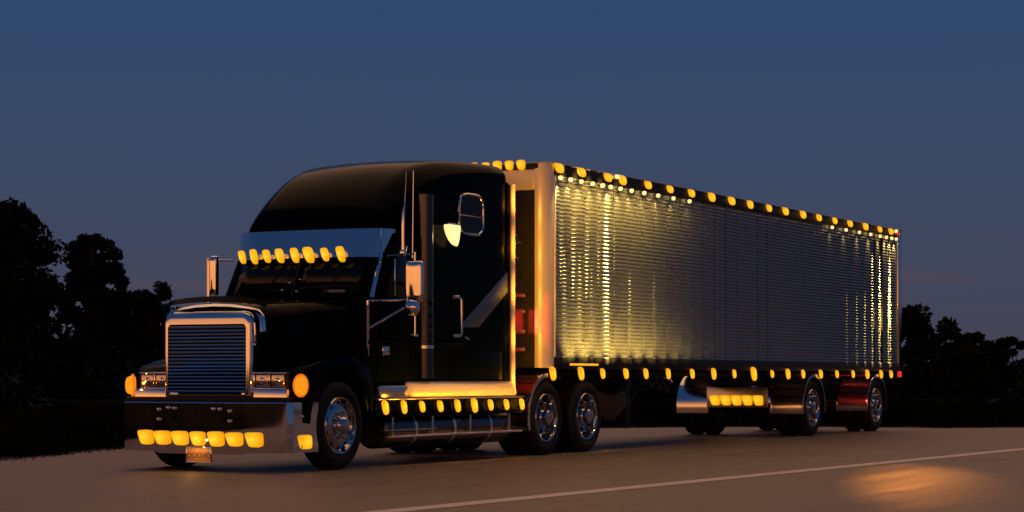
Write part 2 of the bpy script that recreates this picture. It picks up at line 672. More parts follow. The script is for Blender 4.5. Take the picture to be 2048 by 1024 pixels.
SIDE_LENS = lens_mesh(0.14, 0.185, 0.06).mesh("marker_lamp", 60)
SKIRT_LENS = lens_mesh(0.112, 0.175, 0.06).mesh("marker_lamp", 60)
BUMP_LENS = lens_mesh(0.195, 0.165, 0.055, face="x", lean=0.22, power=0.40).mesh("bumper_lamp", 60)
FRONT_LENS = lens_mesh(0.13, 0.135, 0.055, face="x", lean=0.12).mesh("marker_lamp", 60)
VISOR_LENS = lens_mesh(0.110, 0.185, 0.06, face="x", lean=0.28).mesh("visor_lamp", 60)
TOP_LENS = lens_mesh(0.26, 0.135, 0.055, lean=0.5).mesh("marker_lamp", 60)
LR = random.Random(3)

# ================================================================== TRACTOR
truck = root("semi_truck", (0, YC, 0), "glossy black long-nose truck with chrome bumper, pulling the trailer with amber lamps lit", "truck")

# chassis
ch = mb("black")
for y in (0.82, 1.60):
    ch.box((-0.7, y, 0.62), (7.6, y + 0.08, 0.88), 0.01)
for x in (0.2, 2.2, 4.7, 6.2, 7.4):
    ch.box((x, 0.9, 0.66), (x + 0.1, 1.6, 0.84), 0.01)
ch.box((5.2, 0.70, 0.88), (7.0, 1.80, 0.99), 0.02)
ch.tube([(0, 0.3, 0.52), (0, 2.2, 0.52)], 0.06)
for x in (5.43, 6.75):
    ch.tube([(x, 0.3, 0.52), (x, 2.2, 0.52)], 0.09)
    ch.lathe([(0.0, 1.0), (0.17, 1.05), (0.24, 1.25), (0.17, 1.45), (0.0, 1.5)], 20, "y", (x, 0, 0.52))
    ch.box((x - 0.5, 0.72, 0.60), (x + 0.5, 0.80, 0.70), 0.01)
ch.box((-0.55, 0.75, 0.55), (0.75, 1.75, 1.25), 0.05)
part("chassis", ch, truck)


# body, lofted through horizontal slices
def slice_ring(z, xf, xr, y0, y1, rf, rr, n=7, bow=0.0):
    pts = []

    def corner(cx, cy, r, a0):
        for k in range(n + 1):
            a = R(a0 + 90 * k / n)
            pts.append((cx + r * math.cos(a), cy + r * math.sin(a), z))
    corner(xr - rr, y0 + rr, rr, 270)
    corner(xr - rr, y1 - rr, rr, 0)
    corner(xf + rf, y1 - rf, rf, 90)
    # bowed front
    for t in (0.25, 0.5, 0.75):
        yy = (y1 - rf) + (y0 + rf - y1 + rf) * t
        pts.append((xf - bow * (1 - (2 * t - 1) ** 2), yy, z))
    corner(xf + rf, y0 + rf, rf, 180)
    return pts


lv = [(0.98, 0.72, 0.0, .10), (1.02, 0.70, 0.0, .12), (1.6, 0.74, 0.0, .14), (2.02, 0.84, 0.0, .16), (2.08, 0.88, 0.0, .18),
      (2.50, 1.09, 0.015, .22), (2.88, 1.27, 0.03, .26)]
body = mb("paint")
body.loft([slice_ring(z, xf, 4.40, 0.10 + i, 2.40 - i, rf, 0.06, bow=0.06) for z, xf, i, rf in lv], True, True)
cab = part("cab", body, truck)

rl = [(1.295, 2.90, .24, .02), (1.305, 2.98, .19, .09), (1.37, 3.10, .14, .19), (1.49, 3.25, .10, .30), (1.65, 3.40, .075, .36),
      (1.81, 3.52, .06, .38), (2.00, 3.64, .05, .38), (2.21, 3.745, .045, .37), (2.44, 3.825, .04, .35), (2.72, 3.89, .035, .32), (3.05, 3.93, .03, .29),
      (3.5, 3.955, .025, .25), (4.0, 3.965, .02, .21), (4.34, 3.96, .02, .18), (4.40, 3.945, .03, .17), (4.42, 3.92, .05, .15)]
rf_ = mb("paint")
rings = []
for x, zt_, i, r in rl:
    y0, y1 = 0.10 + i, 2.40 - i
    # plan-view rounding of the nose: the middle of each slice reaches further forward
    ring = [(x, y0, 2.875)]
    for k in range(9):
        a = R(180 - 90 * k / 8)
        ring.append((x, y0 + r + r * math.cos(a), zt_ - r + r * math.sin(a)))
    for t in (0.25, 0.5, 0.75):
        ring.append((x, y0 + r + (y1 - y0 - 2 * r) * t, zt_ + 0.03 * (1 - (2 * t - 1) ** 2)))
    for k in range(9):
        a = R(90 - 90 * k / 8)
        ring.append((x, y1 - r + r * math.cos(a), zt_ - r + r * math.sin(a)))
    ring.append((x, y1, 2.875))
    rings.append([(px - 0.085 * (1 - ((py - YC) / 1.15) ** 2) * max(0, 1 - (x - 1.26) / 1.5), py, pz) for px, py, pz in ring])
rf_.loft(rings, True, True)
roof = part("roof_fairing", rf_, truck, smooth=50)
# seams, steps of the cab wall: door outline proud trims
door = mb("paint")
door.prism([(0.92, 1.05), (1.80, 1.05), (1.80, 2.86), (1.44, 2.86), (1.05, 2.05)], "y", 0.085, 0.11, 0.008)
dr = part("door", door, truck)
part("door_handle", mb("chrome").box((1.02, 0.055, 1.36), (1.18, 0.086, 1.47), 0.012), dr)
dg = mb("glass").prism([(1.13, 2.08), (1.70, 2.08), (1.70, 2.74), (1.44, 2.74)], "y", 0.078, 0.086, 0.003)
part("door_window", dg, dr)
# bright vent-window post beside the windshield
vp = mb("chrome").tube([(0.925, 0.165, 2.06), (1.03, 0.168, 2.28), (1.135, 0.172, 2.50), (1.20, 0.178, 2.64)], [0.03, 0.03, 0.026, 0.02], 10)
part("window_post", vp, dr)
part("window_divider", mb("chrome").box((1.32, 0.068, 2.10), (1.345, 0.0765, 2.55), 0.003), dr)

# windshield, two panes with a centre post
for s, (ya, yb) in enumerate(((0.34, 1.225), (1.275, 2.16))):
    gl = mb("glass")
    vs = []
    for z, xf in ((2.12, 0.895), (2.50, 1.085), (2.86, 1.253)):
        for t in range(7):
            y = ya + (yb - ya) * t / 6
            u = (y - 0.30) / 1.90
            vs.append((xf - 0.072 * (1 - (2 * u - 1) ** 2) - 0.008, y, z))
    fs = [(r_ * 7 + c_, r_ * 7 + c_ + 1, (r_ + 1) * 7 + c_ + 1, (r_ + 1) * 7 + c_) for r_ in range(2) for c_ in range(6)]
    n0 = len(vs)
    gl.add(vs, fs)
    pane = part("windshield", gl, truck)
    md = pane.modifiers.new("thick", "SOLIDIFY")
    md.thickness = 0.006
part("windshield_post", mb("black").tube([(0.81, 1.25, 2.10), (1.00, 1.25, 2.50), (1.17, 1.25, 2.86)], 0.016), truck)
for (ya, yb) in ((0.80, 0.62), (1.70, 1.52)):
    wp = mb("black").tube([(0.80, ya, 2.09), (0.855, (ya + yb) / 2, 2.22), (0.955, yb, 2.44)], 0.009, 6)
    part("wiper", wp, truck)
part("dash_sticker", mb("sticker").box((0.845, 0.50, 2.13), (0.857, 0.80, 2.165), 0.002), truck)
for y, z in ((1.30, 2.26), (1.38, 2.17), (1.16, 2.15), (1.16, 2.30)):
    part("washer_nozzle", mb("chrome").lathe([(0, -0.02), (0.016, -0.012), (0.018, 0.0)], 8, "x", (0.77 + (z - 2.1) * .5, y, z)), truck)

# visor with lamps
vz = mb("alu")
rings = []
for y, xb, xt in ((0.15, 1.40, 1.46), (0.18, 1.20, 1.30), (0.28, 1.06, 1.20), (0.60, 0.965, 1.14), (YC, 0.93, 1.12), (1.90, 0.965, 1.14), (2.22, 1.06, 1.20), (2.32, 1.20, 1.30), (2.35, 1.40, 1.46)):
    zb, zt = 2.57, 2.93
    rings.append([(xb, y, zb), (xb + (xt - xb) * .5 - .012, y, (zb + zt) / 2), (xt, y, zt), (xt + 0.014, y, zt), (xb + (xt - xb) * .5 + .004, y, (zb + zt) / 2), (xb + 0.014, y, zb)])
vz.loft(rings, True, True)
visor = part("visor", vz, truck, smooth=50)
for k, y in enumerate((2.09, 1.895, 1.69, 1.485, 1.26, 1.055, 0.83, 0.61)):
    xb = 0.93 + 0.085 * ((y - YC) / 1.0) ** 2
    o = vary(part("visor_lamp", VISOR_LENS, visor, (xb - 0.005, y, 2.605)))
    if k == 5:
        o.scale = (1.15, 1.3, 1.1)

# hood
hd = mb("paint")
rings = []
for x, w, zt, rr in ((-0.86, 0.66, 1.86, .20), (-0.82, 0.70, 1.93, .22), (-0.70, 0.73, 1.975, .24), (-0.4, 0.76, 2.005, .24), (0.1, 0.82, 2.04, .22), (0.66, 0.90, 2.08, .2), (0.90, 0.94, 2.09, .2)):
    y0, y1 = YC - w, YC + w
    ring = [(x, y0, 1.0), (x, y0, 1.45)]
    for k in range(9):
        a = R(180 - 90 * k / 8)
        ring.append((x, y0 + rr + rr * math.cos(a), zt - 0.05 - rr + rr * math.sin(a)))
    ring.append((x, YC, zt))
    for k in range(9):
        a = R(90 - 90 * k / 8)
        ring.append((x, y1 - rr + rr * math.cos(a), zt - 0.05 - rr + rr * math.sin(a)))
    ring += [(x, y1, 1.45), (x, y1, 1.0)]
    rings.append(ring)
hd.loft(rings, True, True)
hood = part("hood", hd, truck, smooth=40)
# deflector and bright leading edge
df = mb("paint")
top = []
bot = []
for k in range(17):
    t = k / 16
    y = 0.52 + 1.46 * t
    arch = 1 - (2 * t - 1) ** 2
    top.append((-0.80 - 0.05 * arch, y, 1.955 + 0.085 * arch ** 0.5))
    bot.append((-0.87 - 0.06 * arch, y, 1.90 + 0.075 * arch ** 0.5))
df.loft([[a, b_, (b_[0] + 0.012, b_[1], b_[2] - 0.006), (a[0] + 0.012, a[1], a[2] - 0.006)] for a, b_ in zip(top, bot)], True, True)
part("bug_deflector", df, hood)
tr = mb("chrome")
rings = []
path = [(0.555, 1.62), (0.56, 1.72), (0.58, 1.80), (0.64, 1.865), (0.76, 1.895), (1.0, 1.925), (1.25, 1.935), (1.5, 1.925), (1.74, 1.895), (1.86, 1.865), (1.92, 1.80), (1.94, 1.72), (1.945, 1.62)]
cY, cZ = YC, 1.5
for y, z in path:
    d = Vector((0, y - cY, z - cZ)).normalized()
    p0 = Vector((-0.875, y, z)) - d * 0.02
    p1 = Vector((-0.835, y, z)) + d * 0.018
    rings.append([p0, p1, p1 + Vector((0.02, 0, 0)), p0 + Vector((0.02, 0, 0))])
tr.loft(rings, True, True)
part("hood_trim", tr, hood, smooth=50)
sm = mb("graphic").prism([(-0.75, 1.475), (0.60, 1.475), (0.60, 1.525), (-0.75, 1.525)], "y", 0.345, 0.52, 0.012)
part("side_moulding", mb("paint").box((0.72, 0.062, 1.475), (3.05, 0.0840, 1.53), 0.010, 3), cab)
part("side_moulding", mb("paint").tube([(-0.80, 0.535, 1.47), (-0.2, 0.47, 1.48), (0.60, 0.34, 1.49)], 0.022, 8), hood)

# grille
gr = mb("chrome")
GX = -0.95
yl, yr, zb, zt = 0.67, 1.87, 0.86, 1.825


def rrect(y0, y1, z0, z1, r, n=6):
    pts = []
    for cy, cz, a0 in ((y1 - r, z1 - r, 0), (y0 + r, z1 - r, 90), (y0 + 0.02, z0 + 0.02, 180), (y1 - 0.02, z0 + 0.02, 270)):
        rr = r if a0 < 180 else 0.02
        for k in range(n + 1):
            a = R(a0 + 90 * k / n)
            pts.append((cy + rr * math.cos(a), cz + rr * math.sin(a)))
    return pts


o0 = rrect(yl - 0.015, yr + 0.015, zb - 0.01, zt + 0.035, 0.13)
o1 = rrect(yl, yr, zb, zt, 0.12)
o2 = rrect(yl + 0.045, yr - 0.045, zb + 0.03, zt - 0.115, 0.05)
gr.loft([[(GX + 0.10, y, z) for y, z in o0], [(GX + 0.045, y, z) for y, z in o0], [(GX + 0.000, y, z) for y, z in o1], [(GX - 0.006, y, z) for y, z in rrect(yl + 0.02, yr - 0.02, zb + 0.01, zt - 0.055, 0.08)],
         [(GX - 0.010, y, z) for y, z in o2], [(GX + 0.09, y, z) for y, z in o2]])
grille = part("grille", gr, truck, smooth=60)
part("radiator_core", mb("void").box((GX + 0.085, yl + 0.01, zb + 0.01), (GX + 0.099, yr - 0.01, zt - 0.02)), grille)
NS = 19
z_a, z_b = zb + 0.05, zt - 0.125
sw = (yr - yl) - 0.092
slat = mb("slat")
slat.prism([(-0.02, -0.016), (-0.027, -0.006), (-0.022, 0.006), (0.0, 0.018), (0.03, 0.022), (0.03, 0.012), (0.0, -0.004)], "y", -sw / 2, sw / 2)
slat_me = slat.mesh("slat", 40)
for k in range(NS):
    z = z_a + (z_b - z_a) * (k + 0.5) / NS
    part("slat", slat_me, grille, (GX + 0.02, YC + 0.02, z))
hr = mb("chrome")
hr.tube([(-0.93, 0.615, 1.72), (-0.935, 0.605, 1.60), (-0.93, 0.61, 1.50)], 0.012, 8)
hr.lathe([(0, -0.02), (0.02, -0.012), (0.022, 0.01)], 10, "x", (-0.94, 0.608, 1.47))
part("hood_latch", hr, truck)

# fenders
def fender(far):
    m = mb("paint")
    prof = []
    for k in range(15):
        a = R(178 - 176 * k / 14)
        prof.append((0.62 * math.cos(a), 0.52 + 0.64 * math.sin(a)))
    poly = [(-0.80, 0.56), (-0.82, 0.95), (-0.80, 1.12), (-0.66, 1.22), (-0.30, 1.30), (0.2, 1.33), (0.66, 1.26), (0.78, 1.0), (0.78, 0.60), (0.64, 0.56)] + prof[::-1]
    ya, yb = (0.04, 0.60) if not far else (2 * YC - 0.60, 2 * YC - 0.04)
    m.prism(poly, "y", ya, yb, 0.025, 2)
    return m


for far in (False, True):
    part("fender", fender(far), truck, smooth=40)
inner = mb("void").box((-0.62, 0.62, 0.56), (0.62, 0.70, 1.2))
part("wheel_well", inner, truck)

# headlights
def headlight(far):
    s = (lambda y: 2 * YC - y) if far else (lambda y: y)

    def bx(m, x0, y0, z0, x1, y1, z1, bev=0.008, seg=2):
        a, c = sorted((s(y0), s(y1)))
        return m.box((x0, a, z0), (x1, c, z1), bev, seg)
    h = mb("chrome")
    bx(h, -0.90, 0.21, 0.955, -0.80, 0.67, 0.972)
    bx(h, -0.90, 0.21, 1.130, -0.80, 0.66, 1.150)
    bx(h, -0.90, 0.635, 0.972, -0.80, 0.67, 1.130)
    bx(h, -0.90, 0.425, 0.972, -0.86, 0.445, 1.130, 0.004)
    h.use("black")
    bx(h, -0.868, 0.20, 0.96, -0.79, 0.655, 1.140, 0.004)
    hl = part("headlight", h, truck)
    bz = mb("chrome")
    a, c = sorted((s(0.17), s(0.80)))
    bz.prism([(-0.925, 0.815), (-0.935, 0.83), (-0.928, 0.95), (-0.79, 0.953), (-0.79, 0.815)], "y", a, c, 0.006)
    bezel = part("headlight_bezel", bz, truck)
    if not far:
        part("reflector_badge", mb("redmark").box((-0.942, 0.635, 0.850), (-0.925, 0.750, 0.920), 0.004), bezel)
    for yy in (0.325, 0.54):
        ll = mb("lamp_glass")
        bx(ll, -0.895, yy - 0.088, 0.980, -0.868, yy + 0.088, 1.124, 0.012, 3)
        ll.use("chrome").lathe([(0.0, -0.024), (0.03, -0.018), (0.048, 0.0)], 16, "x", (-0.886, s(yy), 1.052))
        part("lens", ll, hl)
    sg = mb("signal")
    rings = []
    for f, dx in ((0.74, 0.0), (0.76, -0.05), (0.71, -0.08), (0.55, -0.10), (0.28, -0.11)):
        rings.append([(-0.80 + dx, s(0.125 + 0.088 * f * math.copysign(abs(math.cos(t)) ** 0.8, math.cos(t))), 0.995 + 0.142 * f * math.copysign(abs(math.sin(t)) ** 0.8, math.sin(t))) for t in [2 * math.pi * k / 28 for k in range(28)]])
    sg.loft(rings, True, True)
    ca, sa = math.cos(R(38)), math.sin(R(38)) * (-1 if far else 1)

    def swing(p_):
        dx, dy = p_[0] + 0.80, p_[1] - s(0.125)
        return (-0.80 + dx * ca - dy * sa, s(0.07) + dx * sa + dy * ca, p_[2])
    sg.v = [swing(p_) for p_ in sg.v]
    ts = part("turn_signal", sg, truck, smooth=60)
    rm = mb("signal_rim")
    rm.tube([(-0.825, s(0.125 + 0.078 * math.cos(t)), 0.995 + 0.122 * math.sin(t)) for t in [2 * math.pi * k / 28 for k in range(29)]], 0.014, 8)
    rm.v = [swing(p_) for p_ in rm.v]
    part("signal_rim", rm, ts)
    lamp("POINT", "signal_light", 0.9, (-1.03, s(0.12), 1.0), (1.0, 0.28, 0.02), truck, size=0.01)


headlight(False)
headlight(True)

# bumper: folded plate, ends swept back
bp = mb("bumper")
plan = [(-0.50, 0.045), (-0.80, 0.05), (-0.97, 0.06), (-1.035, 0.10), (-1.055, 0.16), (-1.115, 0.60), (-1.125, 0.66), (-1.135, 1.25), (-1.125, 1.84), (-1.115, 1.90), (-1.055, 2.34), (-1.035, 2.40), (-0.97, 2.44), (-0.80, 2.45), (-0.50, 2.455)]
rings = []
for x, y in plan:
    low = 0.20 if 0.6 < y < 1.9 else 0.225
    rings.append([(x + 0.035, y, 0.80), (x + 0.004, y, 0.802), (x - 0.006, y, 0.79), (x - 0.001, y, 0.52), (x + 0.004, y, low + 0.015), (x + 0.008, y, low), (x + 0.035, y, low), (x + 0.03, y, 0.5)])
bp.loft(rings, True, True)
bumper = part("bumper", bp, truck, smooth=25)
for k in range(7):
    y = 2.03 - 0.2555 * k
    vary(part("bumper_lamp", BUMP_LENS, bumper, (-1.128 if 0.6 < y < 1.9 else -1.10 - 0.0, y, 0.385 - 0.002 * k)), 0.94, 1.04)
sl = part("bumper_lamp", lens_mesh(0.21, 0.165, 0.05, lean=0.2, power=0.4).mesh("bumper_lamp", 60), bumper, (-0.73, 0.05, 0.345))
bolt_me = mb("chrome").lathe([(0, -0.022), (0.016, -0.018), (0.020, -0.004), (0.020, 0.004)], 12, "x").mesh("bolt")
for y, z in ((1.83, .715), (1.69, .735), (1.60, .73), (1.83, .60), (1.05, .725), (0.96, .722), (0.82, .70), (0.82, .585)):
    part("bolt", bolt_me, bumper, (-1.140 if abs(y - YC) < .5 else -1.132, y, z))
part("bolt", mb("chrome").lathe([(0, -0.018), (0.014, -0.016), (0.016, 0.0)], 12, "y", (-0.80, 0.046, 0.64)), bumper)
for y in (0.90, 1.60):
    part("tow_slot", mb("void").box((-1.148, y - 0.03, 0.58), (-1.12, y + 0.03, 0.68), 0.008), bumper)
part("air_dam", mb("black").box((-1.05, 0.12, 0.80), (-0.80, 2.38, 0.86), 0.01), truck)

# licence plate
pl = mb("plate").box((-1.135, 1.085, 0.105), (-1.125, 1.425, 0.275), 0.003)
plate = part("license_plate", pl, truck)
lamp("POINT", "plate_light", 1.6, (-1.30, 1.26, 0.33), (1.0, 0.5, 0.1), truck, size=0.004)
fr = mb("chrome")
for a, c in (((1.075, 0.098), (1.435, 0.112)), ((1.075, 0.268), (1.435, 0.282)), ((1.075, 0.112), (1.089, 0.268)), ((1.421, 0.112), (1.435, 0.268))):
    fr.box((-1.140, a[0], a[1]), (-1.122, c[0], c[1]), 0.002)
part("plate_frame", fr, plate)
tx = bpy.data.curves.new("plate_text", "FONT")
tx.body = "OOOVO"
tx.size = 0.088
tx.align_x = "CENTER"
tx.extrude = 0.002
tx.materials.append(M["plate_ink"])
to = bpy.data.objects.new("plate_text", tx)
col.objects.link(to)
bpy.context.view_layer.update()
tme = bpy.data.meshes.new_from_object(to.evaluated_get(bpy.context.evaluated_depsgraph_get()))
bpy.data.objects.remove(to)
letters = part("plate_lettering", tme, plate, (-1.1365, 1.255, 0.155))
letters.rotation_euler = (R(90), 0, R(-90))

# steer wheels, drive wheels
for far in (False, True):
    wheel(truck, 0.0, far, False)
    wheel(truck, 5.43, far, True)
    wheel(truck, 6.75, far, True)

# quarter guards before the drive wheels
for ya, yb in ((0.0, 0.62), (1.88, 2.50)):
    part("quarter_fender", fender_arc(5.43, 196, 92, ya, yb, 0.60), truck, smooth=50)
fb = mb("warm")
part("fender_bolt", mb("chrome").lathe([(0, -0.03), (0.025, -0.02), (0.03, 0)], 12, "y", (5.33, -0.001, 1.10)), truck)

# sill, skirt and tank between the axles
rings = []
for x in (1.63, 1.66, 4.42, 4.45):
    e = 0.02 if x in (1.63, 4.45) else 0.0
    rings.append([(x, 0.075 + e, 1.035 - e), (x, 0.03 + e, 1.00 - e), (x, -0.01 + e, 0.93), (x, -0.02 + e, 0.88), (x, -0.005 + e, 0.845 + e), (x, 0.10, 0.845 + e), (x, 0.10, 1.035 - e)])
part("sill_cover", mb("satin").loft(rings, True, True), truck, smooth=60)
part("battery_box", mb("alu").prism([(0.92, 0.84), (1.56, 0.84), (1.56, 0.975), (0.84, 0.975)], "y", 0.02, 0.5, 0.01), truck)
part("step_tread", mb("steel").box((0.80, -0.02, 0.812), (4.66, 0.42, 0.832), 0.006), truck)
sk = part("skirt_panel", mb("paint").box((0.80, 0.022, 0.60), (4.68, 0.05, 0.810), 0.006), truck)
for k in range(9):
    x = 0.97 + 0.4555 * k
    vary(part("marker_lamp", SKIRT_LENS, sk, (x, 0.022, 0.72)))
    lamp("SPOT", "step_light", 2.2, (x, -0.05, 0.60), (1.0, 0.42, 0.03), truck, aim=(0, 0.25, -1), angle=100, blend=1.0, size=0.02)
    lamp("SPOT", "sill_fill", 24, (x, -0.36, 0.70), (1.0, 0.36, 0.012), truck, aim=(0, 0.8, 0.62), angle=110, blend=1.0, size=0.06)  # spot added out from the skirt to light the sill amber
tk = mb("dark_chrome")
tk.lathe([(0.0, 1.0), (0.20, 1.0), (0.235, 1.03), (0.235, 4.3), (0.20, 4.33), (0.0, 4.33)], 28, "x", (0.15, 0.31, 0.44))
tank = part("fuel_tank", tk, truck)
for x in (1.7, 2.7, 3.7):
    part("tank_strap", mb("steel").lathe([(0.238, x), (0.243, x + 0.005), (0.243, x + 0.05), (0.238, x + 0.055)], 28, "x", (0.15, 0.31, 0.44)), tank)
part("tank_step", mb("satin").prism([(1.15, -0.01), (4.62, -0.01), (4.62, 0.10), (1.15, 0.10)], "z", 0.345, 0.372, 0.006), truck)
part("tank_step", mb("steel").prism([(1.0, 0.02), (2.3, 0.02), (2.3, 0.10), (1.0, 0.10)], "z", 0.43, 0.445, 0.004), truck)
for x in (1.2, 2.2, 3.2, 4.3):
    part("step_bracket", mb("steel").box((x, 0.03, 0.372), (x + 0.03, 0.055, 0.60), 0.004), truck)

# rear edge trim of the sleeper, extender panel
ex = mb("paint").prism([(4.40, 0.98), (4.475, 0.98), (4.475, 3.70), (4.40, 3.74)], "y", 0.108, 0.16, 0.006)
part("side_extender", ex, truck)
et = mb("satin")
et.tube([(4.505, 0.085, z) for z in (0.95, 1.5, 2.2, 3.0, 3.72)], 0.038, 12)
part("edge_trim", et, truck)
for k in range(5):  # fixtureless spots added so the edge trim glows amber
    lamp("SPOT", "trim_fill", 20, (4.34, -0.20, 0.99 + 0.62 * k), (1.0, 0.36, 0.015), truck, aim=(0.9, 0.42, 0.12), angle=118, size=0.03)
part("roof_edge_seal", mb("black").box((4.425, 0.5, 1.1), (4.46, 2.0, 3.7), 0.01), truck)

# side graphics, handle, sleeper window, glowing highlight
part("side_graphic", mb("graphic").prism([(3.02, 1.74), (3.55, 1.75), (4.37, 2.24), (4.37, 2.52)], "y", 0.094, 0.104, 0.002), cab)
gh = mb("chrome")
gh.tube([(2.84, 0.098, 2.13), (2.90, 0.04, 2.13), (2.955, 0.03, 2.10), (2.965, 0.03, 1.68), (2.94, 0.04, 1.63), (2.86, 0.098, 1.62)], 0.021, 10)
part("grab_handle", gh, cab)
sw_ = mb("alu")
pts = []
for k in range(40):
    t = 2 * math.pi * k / 40
    cx, cz = 3.37, 3.235
    px = 0.335 * math.copysign(abs(math.cos(t)) ** 0.55, math.cos(t))
    pz = 0.265 * math.copysign(abs(math.sin(t)) ** 0.55, math.sin(t))
    if pz > 0:
        px += 0.05 * pz
    pts.append((cx + px, 0.112, cz + pz))
sw_.tube(pts + [pts[0]], 0.018, 8, cap=False)
sw_.tube([(3.02, 0.108, 3.21), (3.72, 0.108, 3.21)], 0.009, 6)
sleeper_window = part("sleeper_window", sw_, cab)
gp = mb("glass")
gp.add([(p_[0], 0.116, p_[2]) for p_ in pts] + [(p_[0], 0.126, p_[2]) for p_ in pts], [tuple(range(40)), tuple(range(79, 39, -1))] + [(i, (i + 1) % 40, 40 + (i + 1) % 40, 40 + i) for i in range(40)])
part("pane", gp, sleeper_window)
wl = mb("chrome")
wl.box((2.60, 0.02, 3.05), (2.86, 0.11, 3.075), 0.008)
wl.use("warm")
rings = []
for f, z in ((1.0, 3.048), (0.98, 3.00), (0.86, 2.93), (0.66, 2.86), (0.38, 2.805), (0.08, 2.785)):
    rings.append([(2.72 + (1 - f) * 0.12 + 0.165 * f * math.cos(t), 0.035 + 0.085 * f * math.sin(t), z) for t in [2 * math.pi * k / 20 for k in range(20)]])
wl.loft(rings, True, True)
part("sleeper_glint", wl, truck, smooth=50)  # emissive wedge added for the bright highlight on the sleeper wall
lamp("POINT", "sleeper_glint_light", 1.2, (2.70, -0.16, 2.90), (1.0, 0.72, 0.35), truck, size=0.06)  # added light around the highlight
catch = mb("chrome")
for x, z in ((3.16, 1.60), (3.22, 1.58), (2.80, 1.14), (2.90, 1.14), (2.98, 1.12), (4.05, 1.30)):
    catch.box((x, 0.088, z), (x + 0.07, 0.102, z + 0.02), 0.004)
part("latch", catch, cab)
part("compartment_door", mb("paint").box((2.75, 0.088, 1.06), (4.2, 0.102, 1.42), 0.006), cab)

# exhaust stack beside the cab with a pierced guard
es = mb("dark_chrome")
es.tube([(2.085, 0.085, z) for z in (1.08, 1.3, 2.0, 2.8, 3.40)], 0.115, 24)
stack = part("exhaust_stack", es, truck, smooth=50)
gd = mb("void")
for z in (2.02, 1.86, 1.74, 1.62, 1.53):
    gd.lathe([(0.0, -0.037), (0.03, -0.036), (0.03, -0.02)], 12, "y", (2.05, 0.0, z))
part("guard_hole", gd, stack)
part("stack_band", mb("chrome").lathe([(0.117, 1.45), (0.122, 1.452), (0.122, 1.49), (0.117, 1.492)], 24, "z", (2.085, 0.085, 0)), stack)

# mirrors and antennas
def mirror(far):
    s = (lambda y: 2 * YC - y) if far else (lambda y: y)
    yc = 2.655 if far else -0.31           # the far arm is folded in, its head turned away
    hw = 0.058 if far else 0.122
    yp = 2.775 if far else -0.29
    X = 1.15
    br = mb("chrome")
    br.tube([(0.80, s(0.15), 1.33), (0.78, s(0.13), 1.38), (0.78, s(0.13), 2.02)], 0.022, 8)
    br.tube([(0.78, s(0.13), 2.02), (X + .02, yp, 2.04)], 0.012, 8)
    br.tube([(0.80, s(0.12), 1.69), (X, yp, 2.00)], 0.014, 8)
    br.tube([(1.20, s(0.10), 2.58), (X + .03, yp, 2.60)], 0.011, 8)
    br.tube([(X + .05, yp, 2.62), (X + .05, yp, 1.60 if not far else 2.05)], 0.014 if not far else 0.024, 8)
    if not far:
        br.box((X, yp - 0.045, 1.585), (X + .06, yp + 0.045, 1.62), 0.008)
    mr_ = part("mirror_bracket", br, truck)
    hs = mb("chrome")
    rings = []
    for dx, f in ((0.02, 1.0), (-0.01, 1.0), (-0.030, 0.92), (-0.042, 0.75), (-0.048, 0.4)):
        ring = []
        for k in range(36):
            t = 2 * math.pi * k / 36
            ring.append((X + dx, yc + hw * f * math.copysign(abs(math.cos(t)) ** 0.25, math.cos(t)),
                         (2.255 if not far else 2.39) + 0.255 * (1 - (1 - f) * 0.45) * math.copysign(abs(math.sin(t)) ** 0.25, math.sin(t))))
        rings.append(ring)
    hs.loft(rings, True, True)
    part("mirror_shell", hs, mr_, smooth=50)
    if far:
        return
    cv = mb("chrome")
    cv.lathe([(0.106, 0.03), (0.108, 0.0), (0.095, -0.035), (0.06, -0.06), (0.0, -0.07)], 28, "x", (X - .02, yc + .03, 1.94))
    part("convex_mirror", cv, mr_, smooth=60)
    an = mb("chrome")
    an.box((X, -0.165, 2.575), (X + .06, -0.105, 2.65), 0.01)
    an.tube([(X + .03, -0.135, 2.64), (X + .03, -0.135, 2.95), (X + .03, -0.14, 3.12), (X + .05, -0.145, 3.22)], [0.020, 0.020, 0.016, 0.006], 8)
    an.tube([(X + .05, -0.145, 3.22), (X + .08, -0.15, 3.62)], [0.005, 0.003], 6)
    an.tube([(X + .06, -0.25, 2.55), (X + .06, -0.25, 2.64), (X + .08, -0.25, 3.62)], [0.012, 0.008, 0.006], 6)
    part("antenna", an, mr_)


mirror(False)
mirror(True)
# far stack tube, air tank, hoses and red-lit gear behind the cab
bk = mb("red_paint")
for z in (1.45, 1.70, 1.98, 2.20):
    bk.box((4.70, 0.22, z), (5.15, 0.95, z + 0.05), 0.01)
for y in (0.34, 0.62):
    bk.tube([(4.95, y, 1.45), (4.95, y, 2.22)], 0.022, 8)
part("hose_rack", bk, truck)
for dy, key in ((0.0, "hose"), (0.10, "hose"), (0.2, "red_paint")):
    pts = []
    for k in range(90):
        t = k / 89
        a = t * 2 * math.pi * 9
        pts.append((4.62 + 0.72 * t, 0.42 + dy + 0.05 * math.cos(a), 3.30 - 0.85 * math.sin(math.pi * t) * 0.9 + 0.05 * math.sin(a) - 0.2 * t))
    part("air_hose", mb(key).tube(pts, 0.012, 6), truck)
part("hose_post", mb("chrome").tube([(4.62, 0.30, 0.98), (4.62, 0.30, 2.95)], 0.018, 8), truck)
lamp("SPOT", "tail_light", 260, (4.52, 0.32, 1.85), (1.0, 0.03, 0.02), truck, aim=(1, 0.1, -0.1), angle=95, size=0.03)
rl_ = mb("red").box((4.53, 0.11, 1.72), (4.56, 0.16, 1.80), 0.01)
part("red_lamp", rl_, truck)

